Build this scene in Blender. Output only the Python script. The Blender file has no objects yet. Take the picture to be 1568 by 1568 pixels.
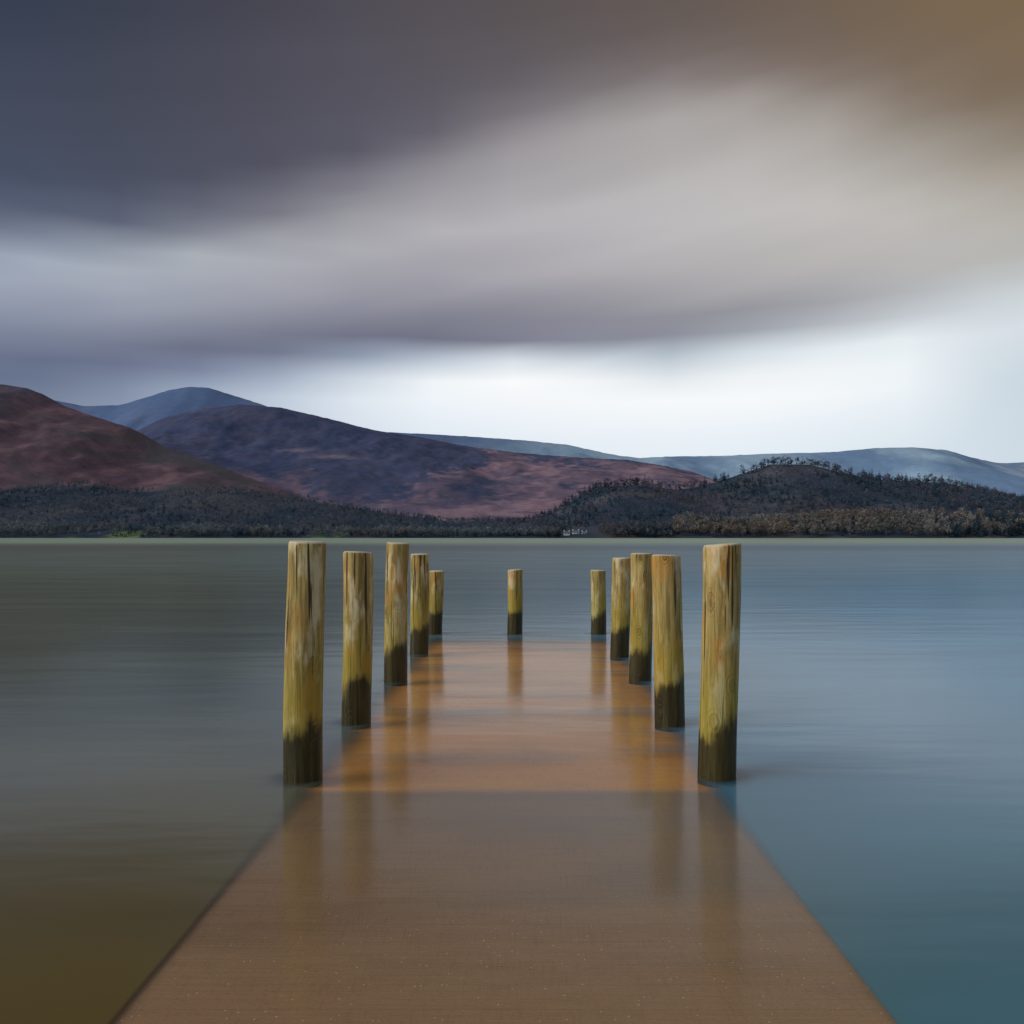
import bpy, bmesh, math, random
import numpy as np
from mathutils import Vector
rng=np.random.default_rng(7); random.seed(7)
S=bpy.context.scene
H0=1.5; F=1254.4; CX=795.0; HY=822.0
def lin(c):
    return tuple((x/255/12.92 if x/255<=0.04045 else ((x/255+0.055)/1.055)**2.4) for x in c)
def link(o):
    S.collection.objects.link(o); return o
# ---------------- noise
_perm=rng.random((512,512))
def vnoise(x,y):
    xi=np.floor(x).astype(int); yi=np.floor(y).astype(int); xf=x-xi; yf=y-yi
    xf=xf*xf*(3-2*xf); yf=yf*yf*(3-2*yf)
    a=_perm[xi%512,yi%512]; b=_perm[(xi+1)%512,yi%512]; c=_perm[xi%512,(yi+1)%512]; d=_perm[(xi+1)%512,(yi+1)%512]
    return (a*(1-xf)+b*xf)*(1-yf)+(c*(1-xf)+d*xf)*yf
def fbm(x,y,o=5):
    s=0;a=0.5;t=0
    for i in range(o):
        s=s+a*vnoise(x+17.3*i,y+9.1*i); t+=a; a*=0.5; x=x*2.03; y=y*2.03
    return s/t
# ---------------- node helpers
class NT:
    def __init__(s,tree): s.t=tree; s.n=tree.nodes; s.l=tree.links
    def node(s,typ,**kw):
        n=s.n.new(typ)
        for k,v in kw.items(): setattr(n,k,v)
        return n
    def put(s,sock,v):
        if isinstance(v,bpy.types.NodeSocket): s.l.new(v,sock)
        else: sock.default_value=v
    def math(s,op,a,b=None,c=None,clamp=False):
        n=s.node('ShaderNodeMath',operation=op); n.use_clamp=clamp
        s.put(n.inputs[0],a)
        if b is not None: s.put(n.inputs[1],b)
        if c is not None: s.put(n.inputs[2],c)
        return n.outputs[0]
    def mr(s,v,a,b,c=0.0,d=1.0,typ='SMOOTHSTEP'):
        n=s.node('ShaderNodeMapRange',interpolation_type=typ)
        for i,q in enumerate((v,a,b,c,d)): s.put(n.inputs[i],q)
        return n.outputs[0]
    def mix(s,f,a,b,bt='MIX'):
        n=s.node('ShaderNodeMix',data_type='RGBA',blend_type=bt)
        s.put(n.inputs[0],f); 
        for i,q in ((6,a),(7,b)):
            if isinstance(q,tuple) and len(q)==3: q=q+(1,)
            s.put(n.inputs[i],q)
        return n.outputs[2]
    def noise(s,vec,scale,detail=4,rough=0.5,dist=0.0):
        n=s.node('ShaderNodeTexNoise'); s.l.new(vec,n.inputs['Vector'])
        n.inputs['Scale'].default_value=scale; n.inputs['Detail'].default_value=detail
        n.inputs['Roughness'].default_value=rough; n.inputs['Distortion'].default_value=dist
        return n.outputs[0]
    def mapping(s,vec,sc=(1,1,1),loc=None):
        n=s.node('ShaderNodeMapping'); s.l.new(vec,n.inputs[0]); n.inputs['Scale'].default_value=sc
        if loc is not None: s.put(n.inputs['Location'],loc)
        return n.outputs[0]
    def sep(s,v):
        n=s.node('ShaderNodeSeparateXYZ'); s.l.new(v,n.inputs[0]); return n.outputs
def mat(name):
    m=bpy.data.materials.new(name); m.use_nodes=True; t=m.node_tree; t.nodes.clear()
    q=NT(t); out=q.node('ShaderNodeOutputMaterial'); return m,q,out
def principled(q,out,col,rough=0.8,spec=0.2,bump=None,bstr=0.3,bdist=0.02):
    p=q.node('ShaderNodeBsdfPrincipled'); 
    if isinstance(col,tuple): col=(col+(1,))[:4]
    q.put(p.inputs['Base Color'],col); q.put(p.inputs['Roughness'],rough); q.put(p.inputs['Specular IOR Level'],spec)
    if bump is not None:
        b=q.node('ShaderNodeBump'); b.inputs['Strength'].default_value=bstr; b.inputs['Distance'].default_value=bdist
        q.l.new(bump,b.inputs['Height']); q.l.new(b.outputs[0],p.inputs['Normal'])
    q.l.new(p.outputs[0],out.inputs[0]); return p

# ---------------- SKY (world): streaked cloud layer by direction
cols={
0:[(0,50,58,75),(150,66,72,89),(270,69,78,98),(325,84,93,113),(390,162,173,190),(450,156,163,180),(550,98,107,133),(575,95,107,133),(600,104,117,143),(690,125,140,165)],
200:[(0,58,61,74),(150,70,72,86),(290,74,78,94),(335,90,95,114),(390,176,184,194),(450,163,168,180),(540,105,111,134),(575,108,118,144),(600,135,148,170),(690,155,165,185)],
400:[(0,69,67,77),(120,78,76,88),(270,82,81,95),(325,112,112,124),(385,178,180,185),(440,163,164,174),(535,104,107,128),(565,135,146,170),(595,182,194,212),(690,198,208,222)],
600:[(0,82,77,82),(100,87,83,91),(220,92,89,101),(290,130,127,135),(350,178,176,181),(430,158,156,165),(525,108,110,129),(550,160,174,193),(590,245,251,254),(690,218,228,240)],
800:[(0,90,82,82),(80,95,88,90),(130,105,99,104),(210,147,142,145),(330,186,183,186),(420,170,167,173),(520,118,118,134),(540,210,220,230),(580,255,255,255),(690,228,237,246)],
1000:[(0,99,88,82),(60,106,95,91),(110,126,117,116),(180,168,163,161),(330,192,189,190),(420,179,176,178),(510,128,128,140),(548,176,188,200),(600,252,254,255),(690,232,240,247)],
1200:[(0,109,94,81),(60,116,101,91),(100,130,117,109),(160,168,161,155),(310,197,193,191),(410,183,179,178),(495,145,146,153),(530,218,228,234),(590,255,255,255),(690,228,238,246)],
1400:[(0,119,100,77),(90,121,104,86),(150,131,116,101),(220,157,150,140),(330,192,188,183),(410,186,183,181),(470,180,184,189),(520,234,241,245),(575,243,248,251),(690,218,229,238)],
1568:[(0,126,104,75),(100,122,103,80),(170,126,109,89),(240,150,140,125),(330,182,177,167),(410,187,188,186),(460,212,219,223),(505,214,222,228),(560,196,209,219),(690,204,217,228)],
}
cx=sorted(cols); T=np.array([cols[k] for k in cx],float)
def column(px):
    f=[np.interp(px,cx,T[:,i,k]) for i in range(T.shape[1]) for k in range(4)]
    return np.array(f).reshape(-1,4)
W=bpy.data.worlds.new("World"); S.world=W; W.use_nodes=True; wt=W.node_tree; wt.nodes.clear(); q=NT(wt)
tc=q.node('ShaderNodeTexCoord').outputs['Generated']; sx,sy,sz=q.sep(tc)
az=q.math('ARCTAN2',sx,sy)
r=q.math('SQRT',q.math('ADD',q.math('MULTIPLY',sx,sx),q.math('MULTIPLY',sy,sy)))
w=q.math('DIVIDE',sz,q.math('MAXIMUM',r,0.02))
cmb=q.node('ShaderNodeCombineXYZ'); q.l.new(q.math('MULTIPLY',az,1.6),cmb.inputs[0])
q.l.new(q.math('MULTIPLY_ADD',az,-2.8,q.math('MULTIPLY',w,12.0)),cmb.inputs[1])
nz=q.noise(cmb.outputs[0],1.0,3,0.4,0.2)
cmb2=q.node('ShaderNodeCombineXYZ'); q.l.new(q.math('MULTIPLY',az,1.2),cmb2.inputs[0]); q.l.new(q.math('MULTIPLY_ADD',az,-4.0,q.math('MULTIPLY',w,20.0)),cmb2.inputs[1])
nz2=q.noise(cmb2.outputs[0],1.0,2,0.4,0.0)
amp=q.mr(w,0.1,0.40,0.012,0.06)
ww=q.math('ADD',w,q.math('MULTIPLY',q.math('SUBTRACT',nz,0.5),amp))
WM=0.8
fr=q.math('DIVIDE',ww,WM,clamp=True)
def ramp_for(stops_w,cs):
    n=q.node('ShaderNodeValToRGB'); cr=n.color_ramp; cr.interpolation='LINEAR'
    M=31; order=np.argsort(stops_w); sw=np.array(stops_w)[order]; sc=np.array(cs)[order]
    fine=np.linspace(0,WM,400)
    ch=np.stack([np.interp(fine,sw,sc[:,k]) for k in range(3)],1)
    ker=np.exp(-np.linspace(-2,2,9)**2); ker/=ker.sum()
    ch=np.stack([np.convolve(np.pad(ch[:,k],4,mode='edge'),ker,'valid') for k in range(3)],1)
    ws=WM*np.linspace(0,1,M)**1.2
    while len(cr.elements)<M: cr.elements.new(0.5)
    for i,wv in enumerate(ws):
        c=[np.interp(wv,fine,ch[:,k]) for k in range(3)]
        cr.elements[i].position=float(wv/WM)
        cr.elements[i].color=lin(c)+(1,)
    q.l.new(fr,n.inputs[0]); return n.outputs[0]
neutral=[(0,(165,172,182)),(0.25,(175,180,188)),(0.5,(150,152,160)),(0.8,(120,122,132))]
pxs=np.linspace(-60,1628,15)
azs=[-1.6]; rs=[ramp_for([a for a,b in neutral],[b for a,b in neutral])]
for p in pxs:
    a=math.atan((p-CX)/F); st=column(min(max(p,0),1568))
    azs.append(a); rs.append(ramp_for(list((HY-st[:,0])/F*math.cos(a)),st[:,1:]))
azs.append(1.6); rs.append(rs[0])
cur=rs[0]
for i in range(1,len(rs)):
    cur=q.mix(q.mr(az,azs[i-1],azs[i],typ='LINEAR'),cur,rs[i])
strk=q.math('MULTIPLY_ADD',q.math('SUBTRACT',nz2,0.5),q.mr(w,0.12,0.3,0.0,0.18),1.0)
vm=q.node('ShaderNodeVectorMath',operation='SCALE'); q.l.new(cur,vm.inputs[0]); q.l.new(strk,vm.inputs['Scale'])
SUN_AZ=math.radians(-108); SUN_EL=math.radians(27)
sky=q.node('ShaderNodeTexSky'); sky.sky_type='NISHITA'; sky.sun_disc=False; sky.sun_elevation=SUN_EL; sky.sun_rotation=SUN_AZ
bg1=q.node('ShaderNodeBackground'); q.l.new(sky.outputs[0],bg1.inputs[0]); bg1.inputs[1].default_value=0.1
bg2=q.node('ShaderNodeBackground'); q.l.new(vm.outputs[0],bg2.inputs[0]); bg2.inputs[1].default_value=1.0
ms=q.node('ShaderNodeMixShader'); ms.inputs[0].default_value=0.96; q.l.new(bg1.outputs[0],ms.inputs[1]); q.l.new(bg2.outputs[0],ms.inputs[2])
wo=q.node('ShaderNodeOutputWorld'); q.l.new(ms.outputs[0],wo.inputs[0])

sd=bpy.data.lights.new('sun','SUN'); sd.energy=2.3; sd.angle=math.radians(42); sd.color=(1,0.94,0.84)
so=link(bpy.data.objects.new('sun',sd))
sv=Vector((math.sin(SUN_AZ)*math.cos(SUN_EL),math.cos(SUN_AZ)*math.cos(SUN_EL),math.sin(SUN_EL)))
so.rotation_euler=(-sv).to_track_quat('-Z','Y').to_euler()

# ---------------- mesh helper
def mesh_np(name,verts,faces,material,colors=None,smooth=True):
    me=bpy.data.meshes.new(name); verts=np.asarray(verts,np.float32); faces=np.asarray(faces,np.int32)
    k=faces.shape[1]; me.vertices.add(len(verts)); me.vertices.foreach_set('co',verts.ravel())
    me.loops.add(faces.size); me.loops.foreach_set('vertex_index',faces.ravel())
    me.polygons.add(len(faces)); me.polygons.foreach_set('loop_start',np.arange(0,faces.size,k,dtype=np.int32))
    me.polygons.foreach_set('use_smooth',np.full(len(faces),smooth))
    if colors is not None:
        at=me.color_attributes.new('Col','FLOAT_COLOR','POINT')
        c=np.ones((len(verts),4),np.float32); c[:,:3]=colors; at.data.foreach_set('color',c.ravel())
    me.update(calc_edges=True); me.validate(); me.materials.append(material)
    return link(bpy.data.objects.new(name,me))

def hill_mat(name,scale,amt=0.35,a2=None):
    m,q,out=mat(name); a2=a2 or amt*1.2
    a=q.node('ShaderNodeAttribute'); a.attribute_name='Col'
    g=q.node('ShaderNodeNewGeometry').outputs['Position']
    n1=q.noise(g,scale,6,0.6); n2=q.noise(g,scale*7,5,0.75)
    f=q.math('MULTIPLY',q.mr(n1,0.3,0.7,1-amt,1+amt,'LINEAR'),q.mr(n2,0.3,0.7,1-a2,1+a2,'LINEAR'))
    v=q.node('ShaderNodeVectorMath',operation='SCALE'); q.l.new(a.outputs[0],v.inputs[0]); q.l.new(f,v.inputs['Scale'])
    principled(q,out,v.outputs[0],0.95,0.03)
    return m
class Hill:
    def __init__(s,prof,D,front,p=1.0,gully=0.12,gs=200.,back=1.0,drop=0.0):
        s.px=np.array([a for a,b in prof],float); s.py=np.array([b for a,b in prof],float)
        s.D=D; s.Fr=front; s.p=p; s.g=gully; s.gs=gs; s.back=back; s.drop=drop
    def h(s,x,y):
        px=x/s.D*F+CX
        ridge=(HY-np.interp(px,s.px,s.py))/F*s.D+H0-s.drop
        t=(y-(s.D-s.Fr))/s.Fr
        tt=np.clip(t,0,1); sh=tt**s.p
        bk=np.clip((y-s.D)/(s.Fr*s.back),0,1); sh=np.where(t>1,1-bk**1.5,sh)
        g=(fbm(x/s.gs+3.1,y/s.gs*0.45+1.7,5)-0.5)*2
        z=ridge*sh*(1+s.g*2*g*np.clip(4*tt*(1-tt),0,1))
        z=np.where(t<0,-6+0*z+np.clip(t*s.Fr+6,0,6)*1.0,z)
        return z-0.3
def hill_obj(name,H,colf,m,nx=420,ny=70,u0=-0.95,u1=0.95):
    xs=np.linspace(u0*H.D,u1*H.D,nx)
    ys=np.concatenate([[H.D-H.Fr-8],np.linspace(H.D-H.Fr,H.D,ny),np.linspace(H.D,H.D+H.Fr*H.back,12)[1:]])
    X,Y=np.meshgrid(xs,ys); Z=H.h(X,Y); ny2=len(ys)
    Z+= (fbm(X/(H.D*0.006),Y/(H.D*0.006),4)-0.5)*H.D*0.0014*(Z>3)
    i=np.arange(ny2-1)[:,None]*nx+np.arange(nx-1)[None,:]; i=i.ravel()
    fc=np.stack([i,i+1,i+nx+1,i+nx],1)
    C=colf(X,Y,Z,H)
    return mesh_np(name,np.stack([X,Y,Z],-1).reshape(-1,3),fc,m,C.reshape(-1,3))
KL=np.array([0.72,0.63,0.56])
def A(c,k=1.0): return np.array(lin(c))/(KL*k)
def blend(c0,c1,f): f=np.clip(f,0,1)[...,None]; return c0*(1-f)+c1*f

HF=Hill([(-600,640),(-100,625),(60,610),(90,614),(130,622),(185,620),(225,608),(260,597),(290,592),(320,594),(350,603),(400,619),(460,640),(560,690),(700,740),(2400,760)],6500,2200,1.3,0.15,700)
def cf(X,Y,Z,H):
    n=fbm(X/500,Y/900,5); return blend(A((76,90,116)),A((92,98,122)),(n-0.45)*4)  # bluish vertex colours carry the aerial haze
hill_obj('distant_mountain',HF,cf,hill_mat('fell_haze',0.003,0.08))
HR=Hill([(-500,690),(450,668),(560,658),(600,662),(700,667),(800,674),(870,681),(910,690),(950,698),(980,701),(1020,699),(1100,698),(1200,694),(1280,692),(1340,686),(1400,685),(1450,689),(1490,701),(1530,709),(1568,708),(1650,700),(2200,690)],5200,2000,1.1,0.12,500)
def cf(X,Y,Z,H):
    n=fbm(X/350,Y/700,5); c=blend(A((96,114,136)),A((126,142,154)),(n-0.42)*5)  # aerial perspective baked into these bluish tones
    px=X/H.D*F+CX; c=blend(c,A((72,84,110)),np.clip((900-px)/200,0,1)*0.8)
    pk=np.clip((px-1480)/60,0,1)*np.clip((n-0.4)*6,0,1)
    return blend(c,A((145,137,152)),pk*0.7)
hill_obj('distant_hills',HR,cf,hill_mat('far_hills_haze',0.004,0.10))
HM=Hill([(-600,700),(100,690),(200,665),(228,650),(250,640),(310,626),(370,619),(430,624),(500,640),(570,658),(640,669),(720,684),(800,694),(880,700),(960,704),(1010,712),(1060,722),(1100,738),(1200,765),(2300,790)],3700,1700,1.0,0.10,330)
def cf(X,Y,Z,H):
    px=X/H.D*F+CX; py=HY-(Z-H0)/Y*F
    n=fbm(X/260,Y/420,6); n2=fbm(X/60+9,Y/100,5); n3=fbm(X/600+30,Y/900,4); n4=fbm(X/22+3,Y/60,4)
    slate=blend(A((55,61,82)),A((66,68,89)),(n2-0.4)*4)
    red=blend(A((92,76,87)),A((120,95,101)),(n2-0.38)*4)  # bracken red greyed and blued in the colour for distance haze
    edge=np.interp(px,[200,420,500,560,620,700,760,820,900,1100],[745,724,742,748,740,722,694,694,702,704])
    f=(py-edge)/18+(n-0.5)*9+(n3-0.5)*4+(n4-.5)*4
    c=blend(slate,red,np.clip(f,0,1)*np.interp(px,[350,480,700,760],[0.85,0.6,0.8,1.0]))
    # heather patches breaking up the bracken
    c=blend(c,A((70,66,82)),np.clip((fbm(X/110+40,Y/60,4)-0.54)*12,0,1)*0.65)
    for (a,b,sx_,sy_,k) in ((600,735,40,16,0.8),(850,745,14,5,1.0),(795,727,9,4,0.9),(900,728,20,3,0.6),(960,716,16,3,0.6),(745,748,30,18,1.4)):
        d=np.exp(-(((px-a+ (n2-.5)*50)/sx_)**2+((py-b+(n-.5)*30)/sy_)**2)*1.3); c=blend(c,A((58,60,78)),d*k)
    wv=(n2-0.5)*26
    for (a,b,sx_,sy_,k) in ((282,688,20,5,0.9),(255,678,9,4,0.9),(560,700,40,3,0.45),(440,722,16,5,0.8),(510,690,20,3,0.5),(470,735,14,3,0.6)):
        d=np.exp(-(((px-a+wv)/sx_)**2+((py-b+(n-.5)*14)/sy_)**2)*1.4); c=blend(c,A((128,110,114)),d*k*np.clip((n2-.28)*5,0,1))
    return c
hill_obj('mountain',HM,cf,hill_mat('mountain_heather',0.008,0.08,0.22),nx=760,ny=180)
# spur in front of the main ridge, with scree
HS=Hill([(-600,812),(380,806),(440,788),(500,770),(560,752),(610,734),(650,718),(685,708),(710,709),(735,720),(765,742),(795,762),(840,786),(900,802),(2300,812)],3150,900,0.95,0.14,160)
def cf(X,Y,Z,H):
    px=X/H.D*F+CX; py=HY-(Z-H0)/Y*F
    n=fbm(X/160,Y/260,6); n2=fbm(X/45+9,Y/80,5); n4=fbm(X/16+3,Y/50,4)
    c=blend(A((62,64,84)),A((98,82,93)),(n2-0.44)*5+(n-.5)*6)
    right=np.clip((px-680+(n-.5)*80+(n4-.5)*40)/40,0,1); c=blend(c,blend(A((57,60,79)),A((70,69,86)),(n4-.4)*4),right*0.9)
    for (a,b,sx_,sy_,k) in ((642,764,18,24,1.4),(652,735,8,14,0.9),(692,716,20,4,0.7),(590,778,22,8,0.5),(700,775,20,6,0.5)):
        d=np.exp(-(((px-a+(n2-.5)*26)/sx_)**2+((py-b+(n-.5)*16)/sy_)**2)*1.4); c=blend(c,A((136,124,128)),d*k*np.clip((n4-.30)*5,0,1))
    return c
hill_obj('rocky_spur',HS,cf,hill_mat('scree_heather',0.01,0.10,0.2),nx=620,ny=130,u0=-0.4,u1=0.2)
HL=Hill([(-900,560),(-300,572),(-100,580),(0,588),(40,594),(65,603),(90,618),(130,633),(200,655),(240,680),(290,697),(340,715),(390,735),(430,748),(500,775),(600,800),(2400,810)],2400,950,0.9,0.12,200)
def cf(X,Y,Z,H):
    px=X/H.D*F+CX; py=HY-(Z-H0)/Y*F
    n=fbm(X/200,Y/300,6); n2=fbm(X/40+9,Y/80,5); n4=fbm(X/14+3,Y/40,4)
    c=blend(A((82,64,70)),A((106,80,82)),(n2-0.38)*3+(n4-.5)*2)
    c=blend(c,A((74,68,70)),(n-0.52)*7)
    c=blend(c,A((64,60,70)),np.clip((625-py)/25,0,1)*0.8)
    for (a,b,sx_,sy_,k) in ((200,668,50,6,0.8),(215,692,26,5,0.8),(120,640,30,4,0.5)):
        d=np.exp(-(((px-a+(n2-.5)*40)/sx_)**2+((py-b-(px-a)*0.25+(n-.5)*12)/sy_)**2)); c=blend(c,A((72,70,66)),d*k)
    d=np.exp(-(((px-45)/45)**2+((py-738+(n2-.5)*8)/3)**2)); c=blend(c,A((50,48,58)),d)
    return c
hill_obj('heather_hill',HL,cf,hill_mat('bracken',0.012,0.10,0.2),nx=560,ny=130)
HB=Hill([(-900,732),(-100,748),(0,752),(60,742),(100,737),(150,735),(200,746),(300,744),(390,743),(450,756),(540,770),(600,780),(700,793),(800,790),(850,790),(1000,795),(2400,800)],1500,520,0.9,0.12,120,drop=8)
HW=Hill([(-900,815),(700,812),(800,795),(845,780),(880,757),(920,738),(980,735),(1040,743),(1080,736),(1130,720),(1180,704),(1240,704),(1290,717),(1340,726),(1400,730),(1450,732),(1500,748),(1568,762),(1700,772),(2400,780)],1420,470,0.95,0.12,120,drop=8)
def fieldmask(x): return ((x>-540)&(x<-455))|((x>-262)&(x<-215))
def cf(X,Y,Z,H):
    n=fbm(X/60,Y/90,5); c=blend(A((44,52,62)),A((66,64,68)),(n-0.4)*4)
    f=np.clip((n-0.40)*8,0,1)*(Z<9)*fieldmask(X)
    return blend(c,A((86,98,66)),f)
mw=hill_mat('woodland_floor',0.03,0.2)
hill_obj('shore_terrain',HB,cf,mw,nx=500,ny=70)
hill_obj('wooded_hill',HW,cf,mw,nx=500,ny=70)

# ---------------- forest
def scatter(H,n,umin,umax,tmin,tmax):
    t=rng.uniform(tmin,tmax,n); y=H.D-H.Fr+t*H.Fr; x=rng.uniform(umin,umax,n)*y; return x,y
def trees(x,y,z,Ht,con,col):
    N=len(x); K=48
    t=rng.random((N,K)); ang=rng.random((N,K))*2*np.pi
    nc=6; cz=0.6+0.28*(rng.random((N,nc))-0.5)*1.5; ca=rng.random((N,nc))*6.28; cr=0.2*np.sqrt(rng.random((N,nc)))
    ci=rng.integers(0,nc,(N,K)); ar=np.arange(N)[:,None]
    g=rng.normal(size=(N,K,3))*0.07
    dx=cr[ar,ci]*np.cos(ca[ar,ci])+g[...,0]; dy=cr[ar,ci]*np.sin(ca[ar,ci])+g[...,1]; dz=cz[ar,ci]+g[...,2]
    tc=1-np.sqrt(rng.random((N,K)))*0.9; tier=0.75+0.5*((tc*7)%1<0.4)
    rc=(1-tc)*0.19*tier*rng.uniform(0.4,1.1,(N,K))
    kx=rc*np.cos(ang); ky=rc*np.sin(ang)
    c=con[:,None]
    px=np.where(c,kx,dx); py=np.where(c,ky,dy); pz=np.where(c,tc,dz)
    P=np.stack([x[:,None]+px*Ht[:,None],y[:,None]+py*Ht[:,None],z[:,None]+pz*Ht[:,None]],-1)
    sz=np.where(c,0.035+0.075*(1-tc),0.07)*Ht[:,None]*rng.uniform(0.6,1.3,(N,K))
    o=rng.normal(size=(N,K,3,3)); o[...,2]*=np.where(c,0.6,0.9)[...,None]
    V=P[:,:,None,:]+o*sz[:,:,None,None]*0.85
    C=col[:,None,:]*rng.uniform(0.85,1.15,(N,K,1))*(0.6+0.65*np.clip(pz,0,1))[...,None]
    C=np.repeat(C[:,:,None,:],3,2)
    a=np.array([0,2.094,4.189]); tr=0.014*Ht
    b=np.stack([x[:,None]+np.cos(a)*tr[:,None],y[:,None]+np.sin(a)*tr[:,None],np.repeat(z[:,None]-1,3,1)],-1)
    top=np.stack([x,y,z+Ht*0.8],-1)
    TV=np.stack([np.stack([b[:,k],b[:,(k+1)%3],top],1) for k in range(3)],1)
    TC=np.broadcast_to((np.array([.16,.15,.145])),TV.shape)
    return np.concatenate([V.reshape(-1,3),TV.reshape(-1,3)]),np.concatenate([C.reshape(-1,3),TC.reshape(-1,3)])
Vs=[];Cs=[]
def plant(H,n,u0,u1,t0,t1,hr,pc,cdec,ccon):
    x,y=scatter(H,n,u0,u1,t0,t1); z=H.h(x,y)
    k=z>0.3
    k&=~((x>48)&(x<98)&(y<1040))
    k&=~((z<9)&fieldmask(x)&(rng.random(len(x))<0.7))
    x,y,z=x[k],y[k],z[k]
    n1=fbm(x/90+5,y/130,3); con=(rng.random(len(x))<np.clip(pc+(n1-0.5)*2.4,0,1))
    Ht=rng.uniform(hr[0],hr[1],len(x)); Ht=np.where(con,Ht*1.15,Ht)
    cl=np.where(con[:,None],A(ccon),A(cdec))*rng.uniform(0.85,1.2,(len(x),1))*(0.6+0.8*fbm(x/50,y/60,3))[:,None]
    warm=(fbm(x/70+20,y/80,3)>0.54)&(~con); cl=np.where(warm[:,None],cl*np.array([1.12,1.0,0.90]),cl)
    cl=cl*(1+rng.normal(size=(len(x),3))*0.04)
    v,c=trees(x,y,z,Ht,con,cl); Vs.append(v); Cs.append(c)
plant(HB,5600,-0.8,0.35,0.0,1.02,(7,12),0.3,(76,81,90),(52,69,82))  # tree colours kept bluish, with distance haze mixed in
plant(HW,4600,-0.02,0.8,0.02,1.0,(7,12),0.5,(80,79,88),(52,71,82))
plant(HW,380,0.0,0.8,0.96,1.02,(9,18),0.85,(66,70,76),(44,61,72))
plant(HW,1300,0.19,0.8,0.0,0.2,(11,18),0.06,(104,97,91),(56,70,75))
plant(HW,500,0.02,0.19,0.0,0.12,(8,13),0.3,(82,84,88),(50,67,76))
plant(HB,1100,-0.8,0.2,0.0,0.10,(8,15),0.2,(86,89,89),(54,70,77))
m,q,out=mat('winter_foliage'); a=q.node('ShaderNodeAttribute'); a.attribute_name='Col'
d1=q.node('ShaderNodeBsdfDiffuse'); d2=q.node('ShaderNodeBsdfTranslucent'); q.l.new(a.outputs[0],d1.inputs[0]); q.l.new(a.outputs[0],d2.inputs[0])
mm_=q.node('ShaderNodeMixShader'); mm_.inputs[0].default_value=0.45; q.l.new(d1.outputs[0],mm_.inputs[1]); q.l.new(d2.outputs[0],mm_.inputs[2]); q.l.new(mm_.outputs[0],out.inputs[0])
V=np.concatenate(Vs); C=np.concatenate(Cs)
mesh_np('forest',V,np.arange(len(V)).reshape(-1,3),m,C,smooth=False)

# ---------------- lakebed
m,q,out=mat('lakebed_mud'); g=q.node('ShaderNodeNewGeometry').outputs['Position']
principled(q,out,q.mix(q.noise(g,0.8,5),(.04,.035,.02),(.09,.075,.04)),0.9)
mesh_np('lakebed',[(-9000,-400,-7),(9000,-400,-7),(9000,14000,-7),(-9000,14000,-7)],[[0,1,2,3]],m)

# ---------------- jetty
def dw(y):
    L=np.interp(y,[0,4.85,4.86,6.5,12.4],[-1.31,-1.31,-1.35,-1.38,-1.42]); R=np.interp(y,[0,4.85,4.86,6.0,8,12.4],[1.21,1.21,1.29,1.34,1.38,1.42]); return float(L),float(R)
YE=12.6
bm=bmesh.new()
def box(bm,x0,x1,y0,y1,z0,z1,bev=0):
    vs=[bm.verts.new(p) for p in [(x0,y0,z0),(x1,y0,z0),(x1,y1,z0),(x0,y1,z0),(x0,y0,z1),(x1,y0,z1),(x1,y1,z1),(x0,y1,z1)]]
    for f in [(0,3,2,1),(4,5,6,7),(0,1,5,4),(1,2,6,5),(2,3,7,6),(3,0,4,7)]: bm.faces.new([vs[i] for i in f])
y=0.3; 
while y<YE:
    wd=0.145; l,r_=dw(y+wd/2)
    top=(-0.012 if y<4.8 else -0.04)+random.uniform(-.0004,.0004)
    box(bm,l,r_,y,y+wd-0.0008,top-0.045,top); y+=wd
for xx in (-1.1,-0.02,1.02): box(bm,xx,xx+0.1,0.3,YE,-0.3,-0.09)
for yy in (2.6,5.11,6.65,8.55,10.5,12.2): box(bm,-1.16,1.13,yy,yy+0.12,-0.45,-0.302)
me=bpy.data.meshes.new('jetty'); bm.to_mesh(me); bm.free(); jet=link(bpy.data.objects.new('jetty',me))
m,q,out=mat('wet_deck_boards'); g=q.node('ShaderNodeNewGeometry').outputs['Position']; gx,gy,gz=q.sep(g)
gr=q.noise(q.mapping(g,(3,60,1)),1.0,5,0.6); lo=q.noise(g,1.3,4,0.5)
gv=q.noise(q.mapping(g,(90,6,1)),1.0,4,0.65); gf=q.noise(g,140,3,0.7)
pl=q.node('ShaderNodeTexWhiteNoise',noise_dimensions='1D'); q.l.new(q.math('FLOOR',q.math('DIVIDE',q.math('SUBTRACT',gy,0.3),0.145)),pl.inputs['W'])
near=q.mix(lo,(.37,.235,.13),(.47,.315,.185)); far=q.mix(lo,(.72,.35,.10),(.82,.46,.16))
c=q.mix(q.mr(gy,4.8,4.92),near,far)
c=q.mix(q.mr(gr,0.35,0.7,0,0.16),c,(.16,.10,.055))
c=q.mix(q.mr(gv,0.5,0.75,0,0.30),c,(.16,.105,.06))
c=q.mix(q.mr(gf,0.45,0.75,0,0.40),c,(.14,.10,.06))
c=q.mix(q.mr(pl.outputs[0],0,1,0,0.04,'LINEAR'),c,(.10,.07,.04))
vo=q.node('ShaderNodeTexVoronoi'); vo.inputs['Scale'].default_value=46; q.l.new(g,vo.inputs['Vector'])
sp=q.math('MULTIPLY',q.math('LESS_THAN',vo.outputs['Distance'],0.12),q.math('GREATER_THAN',q.sep(vo.outputs['Color'])[0],0.75))
c=q.mix(q.math('MULTIPLY',sp,q.mr(gy,4.6,2.8,0,0.9)),c,(.85,.78,.68))  # pale specks painted for wet glitter and tiny foam flecks
groove=q.math('SINE',q.math('MULTIPLY',gy,520.0))
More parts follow.
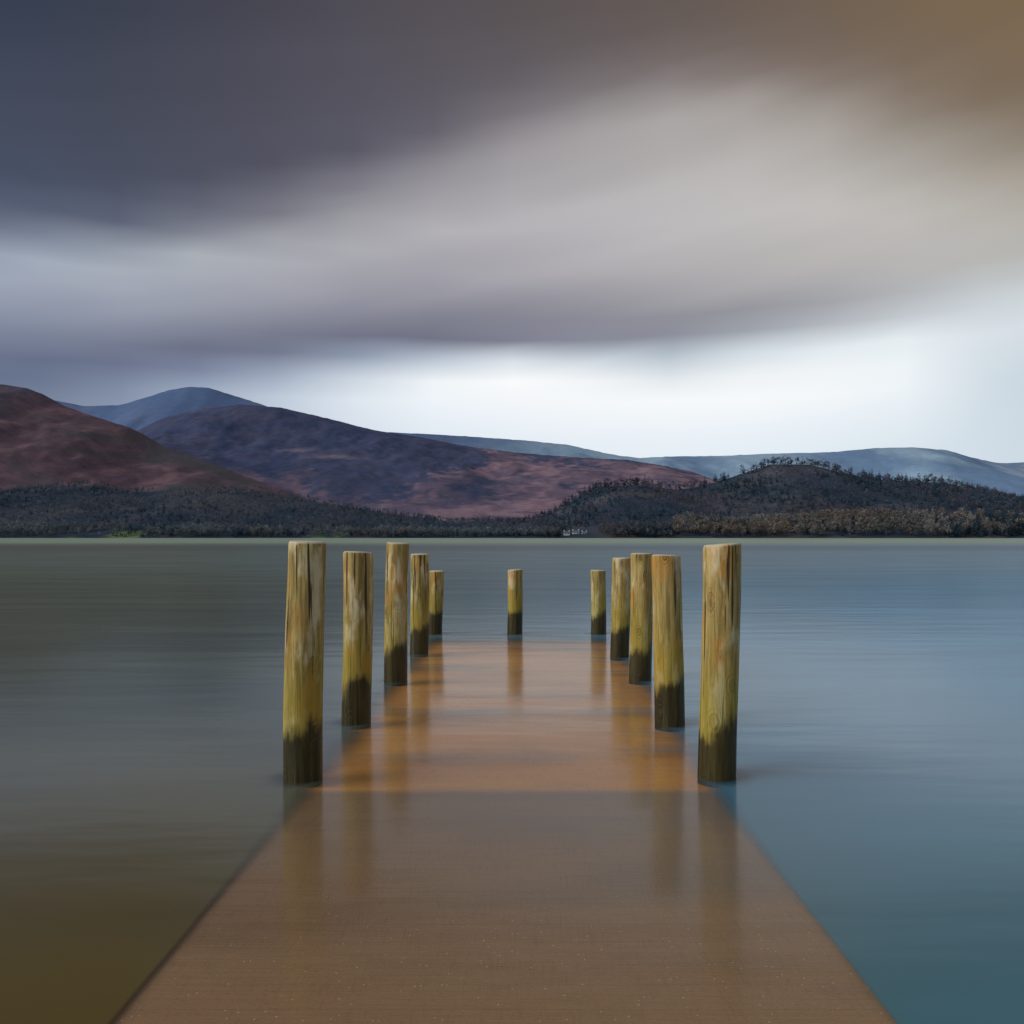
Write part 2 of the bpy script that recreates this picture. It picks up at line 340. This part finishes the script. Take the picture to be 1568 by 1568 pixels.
principled(q,out,c,0.6,0.3,q.math('ADD',gr,q.math('MULTIPLY',groove,0.3)),0.35,0.004)
me.materials.append(m)

# ---------------- posts data
posts=[ # xtop,xbot,ytop,ybase
(469.5,465.5,829,1190),(548,546,845,1105),(609.5,606,831,1042),(643.5,641,848,1000),(668.5,666,874,970),
(789,787.5,872,970),(915.5,916,873,970),(952,948,854,1005),(983,979.5,847,1040),(1021,1024.5,850,1108),(1104.5,1098.5,833,1188)]
PD=[]
for xt,xb,yt,yb in posts:
    d=H0*F/(yb-HY); PD.append(((xb-CX)/F*d,d,(xt-CX)/F*d,H0-(yt-HY)/F*d))

# ---------------- water
m,q,out=mat('lake_water'); g=q.node('ShaderNodeNewGeometry').outputs['Position']; gx,gy,gz=q.sep(g)
soft=q.mr(gy,3.0,6.0,0.014,0.15); xc=q.math('ADD',gx,q.mr(gy,4.6,8.0,0.05,0.0))
half=q.mr(gy,4.8,8.0,1.215,1.30)
wob=q.math('MULTIPLY',q.math('SUBTRACT',q.noise(g,1.6,3),0.5),q.mr(gy,4.0,6.0,0.01,0.10))
dxx=q.math('SUBTRACT',q.math('ADD',q.math('ABSOLUTE',xc),wob),half)
inx=q.math('SUBTRACT',1.0,q.mr(dxx,q.math('MULTIPLY',soft,-1.0),soft))
iny=q.math('SUBTRACT',1.0,q.mr(q.math('ADD',gy,q.math('MULTIPLY',wob,3.0)),11.2,12.6))
deck=q.math('MULTIPLY',inx,iny)
wn=q.noise(q.mapping(g,(0.35,2.2,1)),1.0,3,0.5,0.4)
band=q.math('SUBTRACT',1.0,q.math('MULTIPLY',q.mr(wn,0.5,0.68),q.mr(gy,4.5,5.5,0.10,0.34)))
thin=q.math('MULTIPLY',q.math('MULTIPLY',deck,band),q.mr(gy,2.0,4.7,0.97,0.76))
thin=q.math('MULTIPLY',thin,q.mr(q.math('ADD',gy,q.math('MULTIPLY',wob,1.5)),4.8,4.95,1.0,1.24),clamp=True)
near_p=None
for (x0,d,x1,zt) in PD:
    n=q.node('ShaderNodeVectorMath',operation='DISTANCE'); q.l.new(g,n.inputs[0]); n.inputs[1].default_value=(x0,d,0)
    near_p=n.outputs['Value'] if near_p is None else q.math('MINIMUM',near_p,n.outputs['Value'])
pf=q.math('SUBTRACT',1.0,q.mr(near_p,0.10,0.27))
thin=q.math('MAXIMUM',thin,q.math('MULTIPLY',pf,0.8))
lat=q.math('DIVIDE',gx,q.math('ADD',q.math('ABSOLUTE',gy),1.0))
s1=q.noise(q.mapping(g,(0.12,0.7,1)),1.0,4,0.55,0.3)
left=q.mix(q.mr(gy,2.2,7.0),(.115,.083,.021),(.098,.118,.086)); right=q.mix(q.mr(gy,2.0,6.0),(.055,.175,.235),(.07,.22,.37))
murk_and_sky=q.mix(q.mr(lat,-0.40,0.50),left,right)
murk_and_sky=q.mix(q.mr(gy,12,50),murk_and_sky,q.mix(q.mr(lat,-0.5,0.5),(.135,.17,.145),(.17,.275,.37)))  # open water brightened in its colour where sky reflection falls short
murk_and_sky=q.mix(q.mr(gy,130,240),murk_and_sky,(.29,.38,.29))  # pale strip by the far shore, grazing sky reflection put into the colour
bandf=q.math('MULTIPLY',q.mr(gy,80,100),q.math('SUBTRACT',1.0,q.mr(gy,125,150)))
murk_and_sky=q.mix(q.math('MULTIPLY',bandf,0.35),murk_and_sky,(.11,.09,.08))
vs=q.node('ShaderNodeVectorMath',operation='SCALE'); q.l.new(murk_and_sky,vs.inputs[0]); q.l.new(q.mr(s1,0.3,0.7,0.84,1.17,'LINEAR'),vs.inputs['Scale'])
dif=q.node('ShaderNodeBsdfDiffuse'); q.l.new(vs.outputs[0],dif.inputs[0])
trn=q.node('ShaderNodeBsdfTransparent'); trn.inputs[0].default_value=(.98,.95,.90,1)
body=q.node('ShaderNodeMixShader'); q.l.new(thin,body.inputs[0]); q.l.new(dif.outputs[0],body.inputs[1]); q.l.new(trn.outputs[0],body.inputs[2])
bp=q.node('ShaderNodeBump'); bp.inputs['Strength'].default_value=0.2; bp.inputs['Distance'].default_value=0.03
q.l.new(q.noise(q.mapping(g,(0.5,2.0,1)),1.0,3,0.5),bp.inputs['Height'])
gl=q.node('ShaderNodeBsdfGlossy'); gl.inputs['Roughness'].default_value=0.15; gl.inputs[0].default_value=(.95,.97,1,1); q.l.new(bp.outputs[0],gl.inputs['Normal'])
fn=q.node('ShaderNodeFresnel'); fn.inputs[0].default_value=1.33
fac=q.math('MINIMUM',q.math('MULTIPLY',fn.outputs[0],1.0),0.25)
mx=q.node('ShaderNodeMixShader'); q.l.new(fac,mx.inputs[0]); q.l.new(body.outputs[0],mx.inputs[1]); q.l.new(gl.outputs[0],mx.inputs[2])
q.l.new(mx.outputs[0],out.inputs[0])
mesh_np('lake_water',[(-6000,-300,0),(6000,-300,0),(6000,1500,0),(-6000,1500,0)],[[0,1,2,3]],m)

# ---------------- posts
m,q,out=mat('weathered_post_wood'); oc=q.node('ShaderNodeTexCoord').outputs['Object']; oi=q.node('ShaderNodeObjectInfo'); rnd=oi.outputs['Random']
off=q.node('ShaderNodeCombineXYZ'); 
for i in range(3): q.l.new(q.math('MULTIPLY',rnd,37.0+11*i),off.inputs[i])
ad=q.node('ShaderNodeVectorMath',operation='ADD'); q.l.new(oc,ad.inputs[0]); q.l.new(off.outputs[0],ad.inputs[1]); P=ad.outputs[0]
ox,oy,oz=q.sep(oc)
kv=q.node('ShaderNodeTexVoronoi'); kv.inputs['Scale'].default_value=1.0; q.l.new(q.mapping(P,(7,7,3.4)),kv.inputs['Vector'])
kd=kv.outputs['Distance']; ksel=q.math('GREATER_THAN',q.sep(kv.outputs['Color'])[1],0.5)
knot=q.math('MULTIPLY',q.math('SUBTRACT',1.0,q.mr(kd,0.05,0.26)),ksel)
kring=q.math('MULTIPLY',q.math('SINE',q.math('MULTIPLY',kd,60.0)),q.math('MULTIPLY',ksel,q.math('SUBTRACT',1.0,q.mr(kd,0.2,0.5))))
wp=q.node('ShaderNodeVectorMath',operation='ADD'); q.l.new(q.mapping(P,(26,26,1.6)),wp.inputs[0])
kc=q.node('ShaderNodeCombineXYZ'); q.l.new(q.math('MULTIPLY',knot,1.5),kc.inputs[0]); q.l.new(kc.outputs[0],wp.inputs[1])
grain=q.noise(wp.outputs[0],1.0,6,0.65,0.6)
fine=q.noise(q.mapping(P,(110,110,5)),1.0,4,0.7)
blotch=q.noise(q.mapping(P,(6,6,2.4)),1.0,4,0.6); blotch2=q.noise(q.mapping(P,(5,5,1.6)),1.7,4,0.55); dirt=q.noise(q.mapping(P,(14,14,5)),1.0,5,0.7)
c=q.mix(q.mr(grain,0.3,0.72),(.17,.12,.030),(.54,.42,.16))
c=q.mix(q.mr(blotch,0.46,0.68,0,0.75),c,(.50,.24,.045))
c=q.mix(q.mr(blotch2,0.50,0.66,0,0.75),c,(.68,.61,.40))
c=q.mix(q.mr(dirt,0.52,0.75,0,0.6),c,(.13,.11,.04))
c=q.mix(q.mr(fine,0.5,0.75,0,0.5),c,(.08,.05,.012))
crk=q.mr(q.noise(q.mapping(P,(34,34,0.9)),1.0,2,0.4),0.65,0.68); c=q.mix(q.math('MULTIPLY',crk,0.9),c,(.025,.016,.006))
c=q.mix(q.math('MULTIPLY',knot,0.65),c,(.14,.075,.02))
c=q.mix(q.mr(kring,0.4,1.0,0,0.5),c,(.10,.06,.015))
alg=q.math('SUBTRACT',1.0,q.mr(q.math('ADD',oz,q.math('MULTIPLY',q.math('SUBTRACT',dirt,0.5),0.8)),0.40,0.95)); c=q.mix(q.math('MULTIPLY',alg,0.55),c,(.30,.25,.018))
wz=q.math('ADD',oz,q.math('MULTIPLY',q.math('SUBTRACT',q.noise(q.mapping(P,(7,7,2.5)),1.0,5,0.65),0.5),0.42)); wz=q.math('ADD',wz,q.math('MULTIPLY',ox,-0.45)); wz=q.math('ADD',wz,q.math('MULTIPLY',q.math('SUBTRACT',grain,0.5),0.12))
wet=q.math('SUBTRACT',1.0,q.mr(wz,0.27,0.39))
wcol=q.mix(q.mr(grain,0.35,0.7),(.010,.009,.003),(.055,.042,.008)); c=q.mix(q.math('MULTIPLY',wet,0.96),c,wcol)
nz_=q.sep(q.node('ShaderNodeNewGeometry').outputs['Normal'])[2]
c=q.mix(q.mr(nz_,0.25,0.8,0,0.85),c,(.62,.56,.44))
hb=q.math('ADD',q.math('ADD',grain,q.math('MULTIPLY',fine,0.35)),q.math('ADD',q.math('MULTIPLY',crk,-0.9),q.math('MULTIPLY',kring,0.12)))
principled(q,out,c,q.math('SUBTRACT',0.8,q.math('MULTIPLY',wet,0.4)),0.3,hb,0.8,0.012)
postm=m
for i,(x0,d,x1,zt) in enumerate(PD):
    R=0.118
    lean=(x1-x0)/zt; rs_=np.random.default_rng(100+i); ph=rs_.random(6)*6.28
    n=56; prof=[(-1.6,1.0)]+[(z,1.0) for z in np.linspace(-0.4,zt-0.022,50)]+[(zt-0.012,0.985),(zt-0.004,0.95),(zt,0.88),(zt+0.002,0.6),(zt+0.001,0.3)]
    vs=[];fs=[]
    tp=rs_.uniform(-.02,.02)
    for z,k in prof:
        for j in range(n):
            a=2*math.pi*j/n
            rr=R*k*(1+0.012*math.sin(2*a+ph[0])+0.010*math.sin(3*a+ph[1]+z*1.5)+0.008*math.sin(5*a+ph[2]+z*3)+0.012*math.sin(z*3.1+ph[3])+0.006*math.sin(z*11+ph[4]+a))
            rr*=1+0.02*(0.8-z)*0.5
            bx=0.008*math.sin(z*2.2+ph[5])
            zz=z+(tp*math.cos(a+ph[1])*k*0.5 if z>zt-0.03 else 0)
            vs.append((rr*math.cos(a)+lean*z+bx,rr*math.sin(a),zz))
    L=len(prof)
    for k in range(L-1):
        for j in range(n): fs.append((k*n+j,k*n+(j+1)%n,(k+1)*n+(j+1)%n,(k+1)*n+j))
    me=bpy.data.meshes.new('wooden_post'); fs.append(tuple((L-1)*n+j for j in range(n)))
    me.from_pydata(vs,[],fs); me.polygons.foreach_set('use_smooth',[True]*len(fs)); me.update(); me.materials.append(postm)
    o=link(bpy.data.objects.new('wooden_post',me)); o.location=(x0,d,0)

# ---------------- houses
def simple(name,col,rough=0.8,ns=3.0):
    m,q,out=mat(name); g=q.node('ShaderNodeNewGeometry').outputs['Position']; f=q.noise(g,ns,4)
    principled(q,out,q.mix(f,tuple(x*0.8 for x in col),tuple(min(x*1.15,1) for x in col)),rough); return m
mwall=simple('whitewash',(.68,.72,.78)); mroof=simple('slate_roof',(.12,.13,.15)); mwin=simple('window_glass',(.05,.06,.07),0.2); mdoor=simple('door_paint',(.08,.12,.10))
def part(name,parent,fn,mm):
    bm=bmesh.new(); fn(bm); bmesh.ops.recalc_face_normals(bm,faces=bm.faces); me=bpy.data.meshes.new(name); bm.to_mesh(me); bm.free(); me.materials.append(mm)
    o=link(bpy.data.objects.new(name,me)); o.parent=parent
def prism(bm,x0,x1,y0,y1,z0,zr):
    ym=(y0+y1)/2; v=[bm.verts.new(p) for p in [(x0,y0,z0),(x1,y0,z0),(x1,y1,z0),(x0,y1,z0),(x0,ym,zr),(x1,ym,zr)]]
    for f in [(0,1,5,4),(2,3,4,5),(0,4,3),(1,2,5),(0,3,2,1)]: bm.faces.new([v[i] for i in f])
def house(px,y,w,dp,hh,roof,z0):
    e=link(bpy.data.objects.new('white_house',None)); e.location=((px-CX)/F*y,y,z0)
    part('walls',e,lambda b:box(b,-w/2,w/2,0,dp,-3,hh),mwall)
    part('roof',e,lambda b:prism(b,-w/2-.5,w/2+.5,-.6,dp+.6,hh+.01,hh+roof),mroof)
    part('chimneys',e,lambda b:[box(b,s*w/2-.5*s-.5,s*w/2-.5*s+.5,dp/2-.4,dp/2+.4,hh+roof*0.5,hh+roof+1.2) for s in(-1,1)],mwall)
    n=int(w//3)
    def wins(b):
        for fl in (0,1):
            for k in range(n):
                x=-w/2+w*(k+.5)/n
                if fl==0 and k==n//2: continue
                box(b,x-.4,x+.4,-.06,.2,1.0+fl*2.7,2.1+fl*2.7)
    part('windows',e,wins,mwin)
    x=-w/2+w*(n//2+.5)/n
    part('door',e,lambda b:box(b,x-.5,x+.5,-.06,.2,0,2.1),mdoor)
house(868,985,7,7,4.8,2.4,1.2); house(882,996,8,7,5.2,2.6,1.8); house(895,988,6,6,4.6,2.2,1.2)

# ---------------- camera
cd=bpy.data.cameras.new('camera'); co=link(bpy.data.objects.new('camera',cd)); S.camera=co
co.location=(0,0,H0); co.rotation_euler=(math.radians(90),0,0)
cd.sensor_width=36; cd.lens=36*0.8; cd.shift_x=-(CX-784)/1568; cd.shift_y=(HY-784)/1568; cd.clip_start=0.05; cd.clip_end=40000
S.view_settings.view_transform='Standard'; S.view_settings.look='None'; S.view_settings.exposure=0
